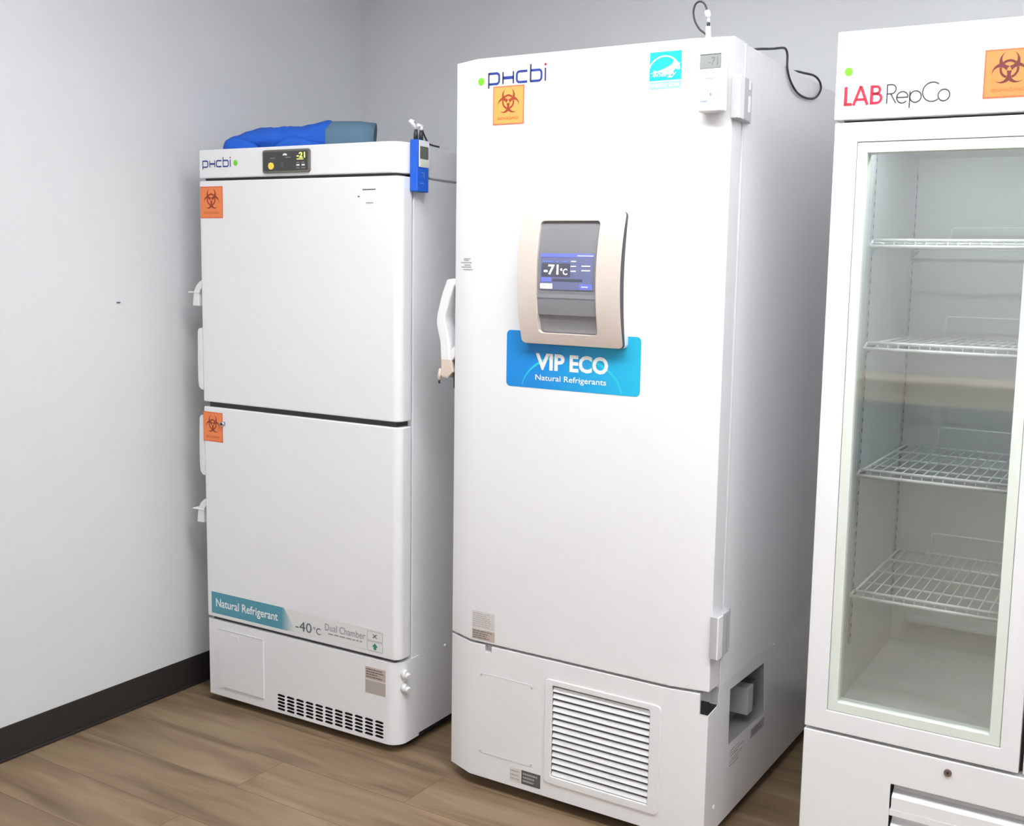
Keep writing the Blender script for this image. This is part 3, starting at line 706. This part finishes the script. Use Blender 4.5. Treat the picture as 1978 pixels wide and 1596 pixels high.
# contents of side cavity
b = MB(); x0 = W2-.059
b.box(x0, W2-.004, .300, .340, .262, .338, M_GREYP); b.build('service_box', T2, .002)['label'] = 'metal box inside the side opening'
b = MB(); b.box(x0, W2-.012, .3415, .385, .262, .335, M_CHAR_F); b.build('service_socket', T2, .002)
b = MB(); b.tube([(x0, .175, .285), (W2-.03, .175, .285)], .010, M_BLACK, 14); b.build('cable_gland', T2)
b = MB(); PL = side(W2); rg = random.Random(8)
for i in range(6):
    v = .2120-.0082*i; drect(b, PL, .1720, .1720+rg.uniform(.055, .1), v-.0016, v+.0016, M_SMALL, .0005)
b.build('side_print', T2)
b = MB(); drect(b, PL, .3210, .4240, .1885, .2155, mat('grey_label', (178, 174, 172), .6), .0006); dlines(b, PL, .33, .41, .193, .212, 3, M_DGREY, .001, 5, .3); b.build('side_label', T2)
for y, z, r_ in ((.0739, .1007, .006), (.4796, .4099, .004)):
    b = MB(); b.tube([(W2-.002, y, z), (W2+.003, y, z)], r_, M_PLASTIC, 12); b.build('side_screw', T2)
b = MB(); b.prism('x', [(.0175, .400), (.024, .398), (.040, .384), (.074, .374), (.070, .3705), (.0175, .3650)], W2-.021, W2-.002, M_BLACK); b.build('dark_wedge', T2)['label'] = 'dark wedge below the door corner'  # dark wedge filling the lower part of the notch
# lever handle on the left side
b = MB(); y0, y1 = .030, .072
P_ = [(.001, 1.4230), (-.028, 1.4200), (-.045, 1.3800), (-.062, 1.3200), (-.064, 1.2980), (-.057, 1.2700), (-.0495, 1.2440), (-.047, 1.1900), (-.046, 1.1500), (-.022, 1.1450),
      (-.017, 1.1850), (-.018, 1.2250), (-.024, 1.2700), (-.034, 1.3000), (-.033, 1.3180), (-.018, 1.3650), (-.005, 1.4000), (.001, 1.4060)]
b.prism('y', P_, y0, y1, M_PLASTIC); hl = b.build('door_handle', door2, .004, 3)
b = MB(); b.prism('y', [(-.0, 1.238), (-.008, 1.232), (-.020, 1.2200), (-.024, 1.195), (-.010, 1.196), (0, 1.208)], y0+.002, y1+.01, M_PLASTIC)
b.build('handle_arm', hl, .002)
b = MB(); b.prism('y', [(-.044, 1.20), (-.012, 1.20), (-.004, 1.166), (-.020, 1.150), (-.046, 1.152)], y0-.001, y1+.012, M_BEIGEP); b.build('handle_latch', hl, .002)['label'] = 'cream plastic latch'
b = MB(); b.box(-.010, .001, y0+.01, y1+.0, 1.12, 1.205, M_CABLE); b.build('keeper', hl)['label'] = 'dark latch keeper'
b = MB(); b.tube([(-.050, .035, 1.172), (-.054, .035, 1.150), (-.055, .035, 1.140)], [.005, .006, .004], M_BEIGEP, 10); b.tube([(-.055, .035, 1.142), (-.055, .035, 1.130)], .0030, M_CABLE, 10)
b.build('lock_pin', hl)

# data logger on the tall freezer door
L2 = thing('data_logger', 'white temperature data logger at the top right of the tall freezer door', 'data logger', (0, 0, 0), 0, 'temperature data loggers')
FL = front(-.028)
b = MB(); b.box(.7325, .7945, -.028, .0, 1.8200, 1.9555, M_PLASTIC); b.build('casing', L2, .004, 3)
b = MB(); drect(b, FL, .7355, .7875, 1.9155, 1.9480, M_DGREY, .0004); drect(b, FL, .7362, .7868, 1.9162, 1.9455, M_LCD, .0007)
dtext(b, FL, '-71', .757, .780, 1.922, 1.940, mat('lcd_segments', (112, 118, 112), .4), .0010); b.build('display', L2, fixn=False)['label'] = 'grey liquid crystal display'
b = MB(); mm = mat('pale_mark', (160, 162, 168), .5)
for u in (.740, .754, .768, .7805): dtext(b, FL, 'o', u, u+.004, 1.9500, 1.9525, mm, .0006)
for u, w in ((.752, .005), (.766, .007)): drect(b, FL, u, u+w, 1.9050, 1.9070, mm, .0006)
b.build('button_marks', L2, fixn=False); b = MB()
drect(b, FL, .750, .774, 1.8930, 1.8940, mat('pale_blue_print', (130, 144, 190), .5), .0006)
b.build('printed_mark', L2, fixn=False)
for a_, c_, v0_, v1_ in ((.7555, .7580, 1.8660, 1.8680), (.762, .766, 1.8545, 1.8610), (.740, .756, 1.8418, 1.8438)):
    b = MB(); drect(b, FL, a_, c_, v0_, v1_, M_BLUEL, .0006); b.build('printed_mark', L2, fixn=False)
b = MB(); b.tube([(.7490, -.014, 1.9540), (.7480, -.014, 1.9700), (.7470, -.014, 1.9900), (.7465, -.014, 2.0120)], [.0085, .0085, .0065, .0055], M_PLASTIC, 16)
b.tube([(.7460, -.014, 2.0300), (.7440, -.014, 2.0400), (.742, -.014, 2.047)], [.0050, .0070, .0060], M_PLASTIC, 14)
b.build('probe_plug', L2)
b = MB(); b.tube([(.7465, -.014, 2.011), (.7465, -.014, 2.0205)], .0038, M_CABLE, 10); b.tube([(.7465, -.014, 2.0205), (.746, -.014, 2.031)], .0040, M_PLASTIC, 10)
b.tube(smooth_path([(.7420, -.014, 2.0480), (.7370, -.014, 2.0600), (.7290, -.014, 2.0680), (.7190, -.014, 2.0690), (.7110, -.014, 2.0620), (.7080, -.014, 2.0460), (.7130, -.014, 2.0260), (.7250, -.014, 2.0080), (.7400, -.014, 1.9960), (.745, -.013, 1.985)]), .0023, M_CABLE, 10)
b.build('cable_loop', L2)['label'] = 'dark cable looping above the plug'
# sensor cable draped over the top edge of the tall freezer
b = MB(); xo = W2+.006
pts = [(.62, .20, 1.9955), (.74, .19, 1.9955), (.788, .185, 1.9965), (xo, .200, 1.9985), (xo, .252, 2.0090), (xo, .315, 2.0230), (xo, .340, 2.0240), (xo, .353, 2.0120), (xo, .357, 1.980), (xo, .385, 1.9530), (xo, .440, 1.9330), (xo, .512, 1.9300), (xo, .590, 1.9420), (xo, .634, 1.9680), (xo, .630, 1.9880), (xo, .585, 1.9985), (xo-.01, .535, 1.9985), (xo-.05, .46, 1.9955), (.55, .42, 1.9955)]
b.tube(smooth_path(pts, 8), .0030, M_CABLE, 10)
o = b.build('sensor_cable'); o['label'] = 'dark cable curling over the right top edge of the tall freezer'; o['category'] = 'cable'

# ================================================================== GLASS DOOR REFRIGERATOR
T3 = thing('glass_door_refrigerator', 'white refrigerator with glass door and wire shelves at the right edge', 'refrigerator', (1.0445, .0171, 0), .0185)
W3, H3 = .952, 1.98
b = MB(); b.box(-.001, W3, .056, .76, .3935, 1.80, M_ENAMEL_SIDE); cab3 = b.build('cabinet', T3)
c = MB(); c.box(.050, W3-.050, .02, .645, .428, 1.775, M_INNER); cut(cab3, c)
b = MB(); b.box(-.003, W3+.002, -.001, .76, 1.7920, H3, M_ENAMEL); b.build('header_panel', T3, .003, 3)
b = MB(); b.box(-.001, W3, .0, .76, .035, .3935, M_ENAMEL); base3 = b.build('base_panel', T3)
c = MB(); c.box(.2070, .7450, -.02, .045, .085, .3080, M_BLACK); cut(base3, c); add_bevel(base3, .0025, 2)  # recess behind the slats coloured black, shade put into the colour
b = MB(); n_ = 3
for i in range(n_):
    zt = .3075-i*.0735
    b.prism('x', [(.030, zt-.0035), (.026, zt-.0035), (.019, zt-.016), (.001, zt-.030), (.001, zt-.0585), (.030, zt-.0600), (.030, zt-.056), (.004, zt-.0545), (.004, zt-.032), (.022, zt-.019)], .2100, .7420, M_ENAMEL)
    b.box(.2070, .7450, .0, .040, zt-.0735, zt-.0590, M_ENAMEL)
b.build('louvre_slats', T3)
b = MB(); b.tube([(.3284, .002, .3669), (.3284, -.003, .3669)], .0085, M_LOCK, 20); b.tube([(.3284, -.003, .3669), (.3284, -.0036, .3669)], .003, M_CABLE, 12); b.build('base_lock', T3)['label'] = 'round nickel lock'
for x in (.06, .89):
    for y in (.06, .70):
        b = MB(); b.prism('z', circ(x, y, .025, 16), 0, .036, M_GAP); b.build('levelling_foot', T3)
b = MB(); b.box(.012, W3-.012, .030, .056, .40, 1.80, M_GAP); gk = b.build('door_gasket', T3)
c = MB(); c.box(.052, .432, .0, .08, .452, 1.742, M_GAP); c.box(.532, .900, .0, .08, .452, 1.742, M_GAP); cut(gk, c)
for x0 in (0., .480):
    b = MB(); sgn = 1
    x1 = x0+.4717; tl, tr = x0+.0510, x0+.4315; zb, zt = .4490, 1.7435
    b.ring('y', [(x0, .4010), (x1, .4010), (x1, 1.7860), (x0, 1.7860)], [(tl, zb), (tr, zb), (tr, zt), (tl, zt)], 0, .046, M_ENAMEL)
    d3 = b.build('door', T3, .002)
    g_ = .0235
    b = MB(); b.ring('y', [(tl+.0008, zb+.0008), (tr-.0008, zb+.0008), (tr-.0008, zt-.0008), (tl+.0008, zt-.0008)], [(tl+g_, zb+g_), (tr-g_, zb+g_), (tr-g_, zt-g_), (tl+g_, zt-g_)], .0022, .040, M_TRIM)
    b.build('glass_trim', d3, .0015)['label'] = 'pale green-white trim around the glass'
    b = MB(); b.box(tl+g_-.003, tr-g_+.003, .012, .020, zb+g_-.003, zt-g_+.003, M_GLASS); b.build('glass_pane', d3)
# printed header
b = MB()
def LS(pts, w, mt): dstroke(b, FP, pts, w, mt)
FP3 = front(-.001); FPs = FP; FP = FP3
zb, zt = 1.8215, 1.8620
LS([(.0210, zt), (.0210, zb+.003)], .0070, M_LRED); LS([(.0175, zb+.003), (.0355, zb+.003)], .0062, M_LRED)
LS([(.0385, zb), (.0535, zt)], .0062, M_LRED); LS([(.0535, zt), (.0690, zb)], .0062, M_LRED); LS([(.0440, zb+.012), (.0632, zb+.012)], .0055, M_LRED)
LS([(.0775, zb), (.0775, zt)], .0070, M_LRED)
for a, c_, w in ((zb+.0228, zt-.003, .0120), (zb+.003, zb+.0222, .0140)):
    r_ = (c_-a)/2; LS([(.0775, c_)]+arc(.0775+w-r_*.3, (a+c_)/2, r_, r_, 90, -90, 10)+[(.0775, a)], .0056, M_LRED)
g = M_LGREY; w_ = .0027
LS([(.1105, zb), (.1105, zt)], w_, g); r_ = .0095; LS([(.1105, zt-.001), (.1195, zt-.001)]+arc(.1195, zt-.001-r_, r_, r_, 90, -90, 12)+[(.1105, zt-.001-2*r_)], w_, g); LS([(.1180, zt-.020), (.1300, zb)], w_, g)
rr = .0118; cz = zb+rr
def oo(cx, a0=0, a1=360, r=rr): LS(arc(cx, cz, r, r, a0, a1, 26), w_, g)
oo(.1430, 0, 318); LS([(.1312, cz), (.1548, cz)], w_, g)
LS([(.1585, zb-.0110), (.1585, zb+2*rr)], w_, g); oo(.1705)
LS(arc(.2045, zb+.0198, .0198, .0198, 50, 310, 26), w_, g)
oo(.2285)
bl = b.build('brand_lettering', T3, fixn=False)
b = MB(); dpoly(b, FP3, circ(.0250, 1.8939, .0090), M_GREEN, .001); b.build('green_dot_sticker', T3)
bio_sticker('biohazard_sticker', T3, FP3, .3055, .4030, 1.8205, 1.9180, M_AMBER2, M_ORANGE_B, M_BROWN)
FP = FPs
M_FILL = mat('added_interior_glow', (240, 248, 250), .4, emit=16.)
b = MB(); b.box(.08, W3-.08, .072, .090, 1.760, 1.772, M_FILL); b.build('added_interior_lamp', T3)['label'] = 'added white lamp strip hidden inside the top'  # unseen glowing strip, added to brighten liner and shelves
# interior: shelf standards, lower duct, shelves
for x, y in ((.050, .170), (.050, .640-.02), (W3-.050, .170), (W3-.050, .620)):
    b = MB(); s_ = 1 if x < .5 else -1
    b.box(min(x, x+.004*s_), max(x, x+.004*s_), y-.008, y+.008, .56, 1.74, M_GREYP)
    for k in range(46): b.box(min(x+.0038*s_, x+.0046*s_), max(x+.0038*s_, x+.0046*s_), y-.0025, y+.0025, .575+k*.0254, .585+k*.0254, M_DGREY)
    b.build('shelf_standard', T3)
b = MB(); b.box(.095, W3-.095, .605, .645, .498, .512, M_INNER); b.build('drain_duct', T3, .004)
def wire_shelf(z):
    b = MB(); xa, xb, ya, yb = .072, .470, .108, .585; r = .0030
    b.tube([(xa, ya, z+.004), (xb, ya, z+.004)], .0038, M_WIRE); b.tube([(xa-.008, ya-.004, z-.010), (xb, ya-.004, z-.010)], .0042, M_WIRE)
    b.tube([(xa, yb, z), (xb, yb, z)], r, M_WIRE)
    for x in (xa, xb): b.tube([(x, ya, z), (x, yb, z)], r, M_WIRE)
    b.tube([(xa-.008, ya-.004, z-.010), (xa, ya, z+.004)], r, M_WIRE)
    n = 17
    for i in range(1, n):
        x = xa+(xb-xa)*i/n; b.tube([(x, ya-.004, z-.010), (x, ya, z+.004), (x, ya+.003, z+.0045), (x, yb, z+.0045)], .0015, M_WIRE, 6)
    for y in (.205, .325, .455): b.tube([(xa, y, z), (xb, y, z)], .0030, M_WIRE)
    # raised back stop
    b.tube([(xa+.085, yb, z), (xa+.085, yb+.004, z+.052), (xa+.092, yb+.004, z+.056), (xb-.01, yb+.004, z+.056), (xb-.005, yb, z)], .0022, M_WIRE, 8)
    # brackets into the left standard
    for y in (.165, .60): b.prism('y', [(.054, z-.006), (.078, z-.004), (.054, z-.030)], y-.001, y+.001, M_GALV)
    return b.build('wire_shelf', T3)
for z in (1.532, 1.298, 1.000, .708): wire_shelf(z)
for z in (1.532, 1.298, 1.000, .708):
    pass

for o in list(bpy.data.objects):
    if o.type == 'MESH' and o.parent is None and 'kind' not in o and 'label' not in o: print('UNLABELLED', o.name)
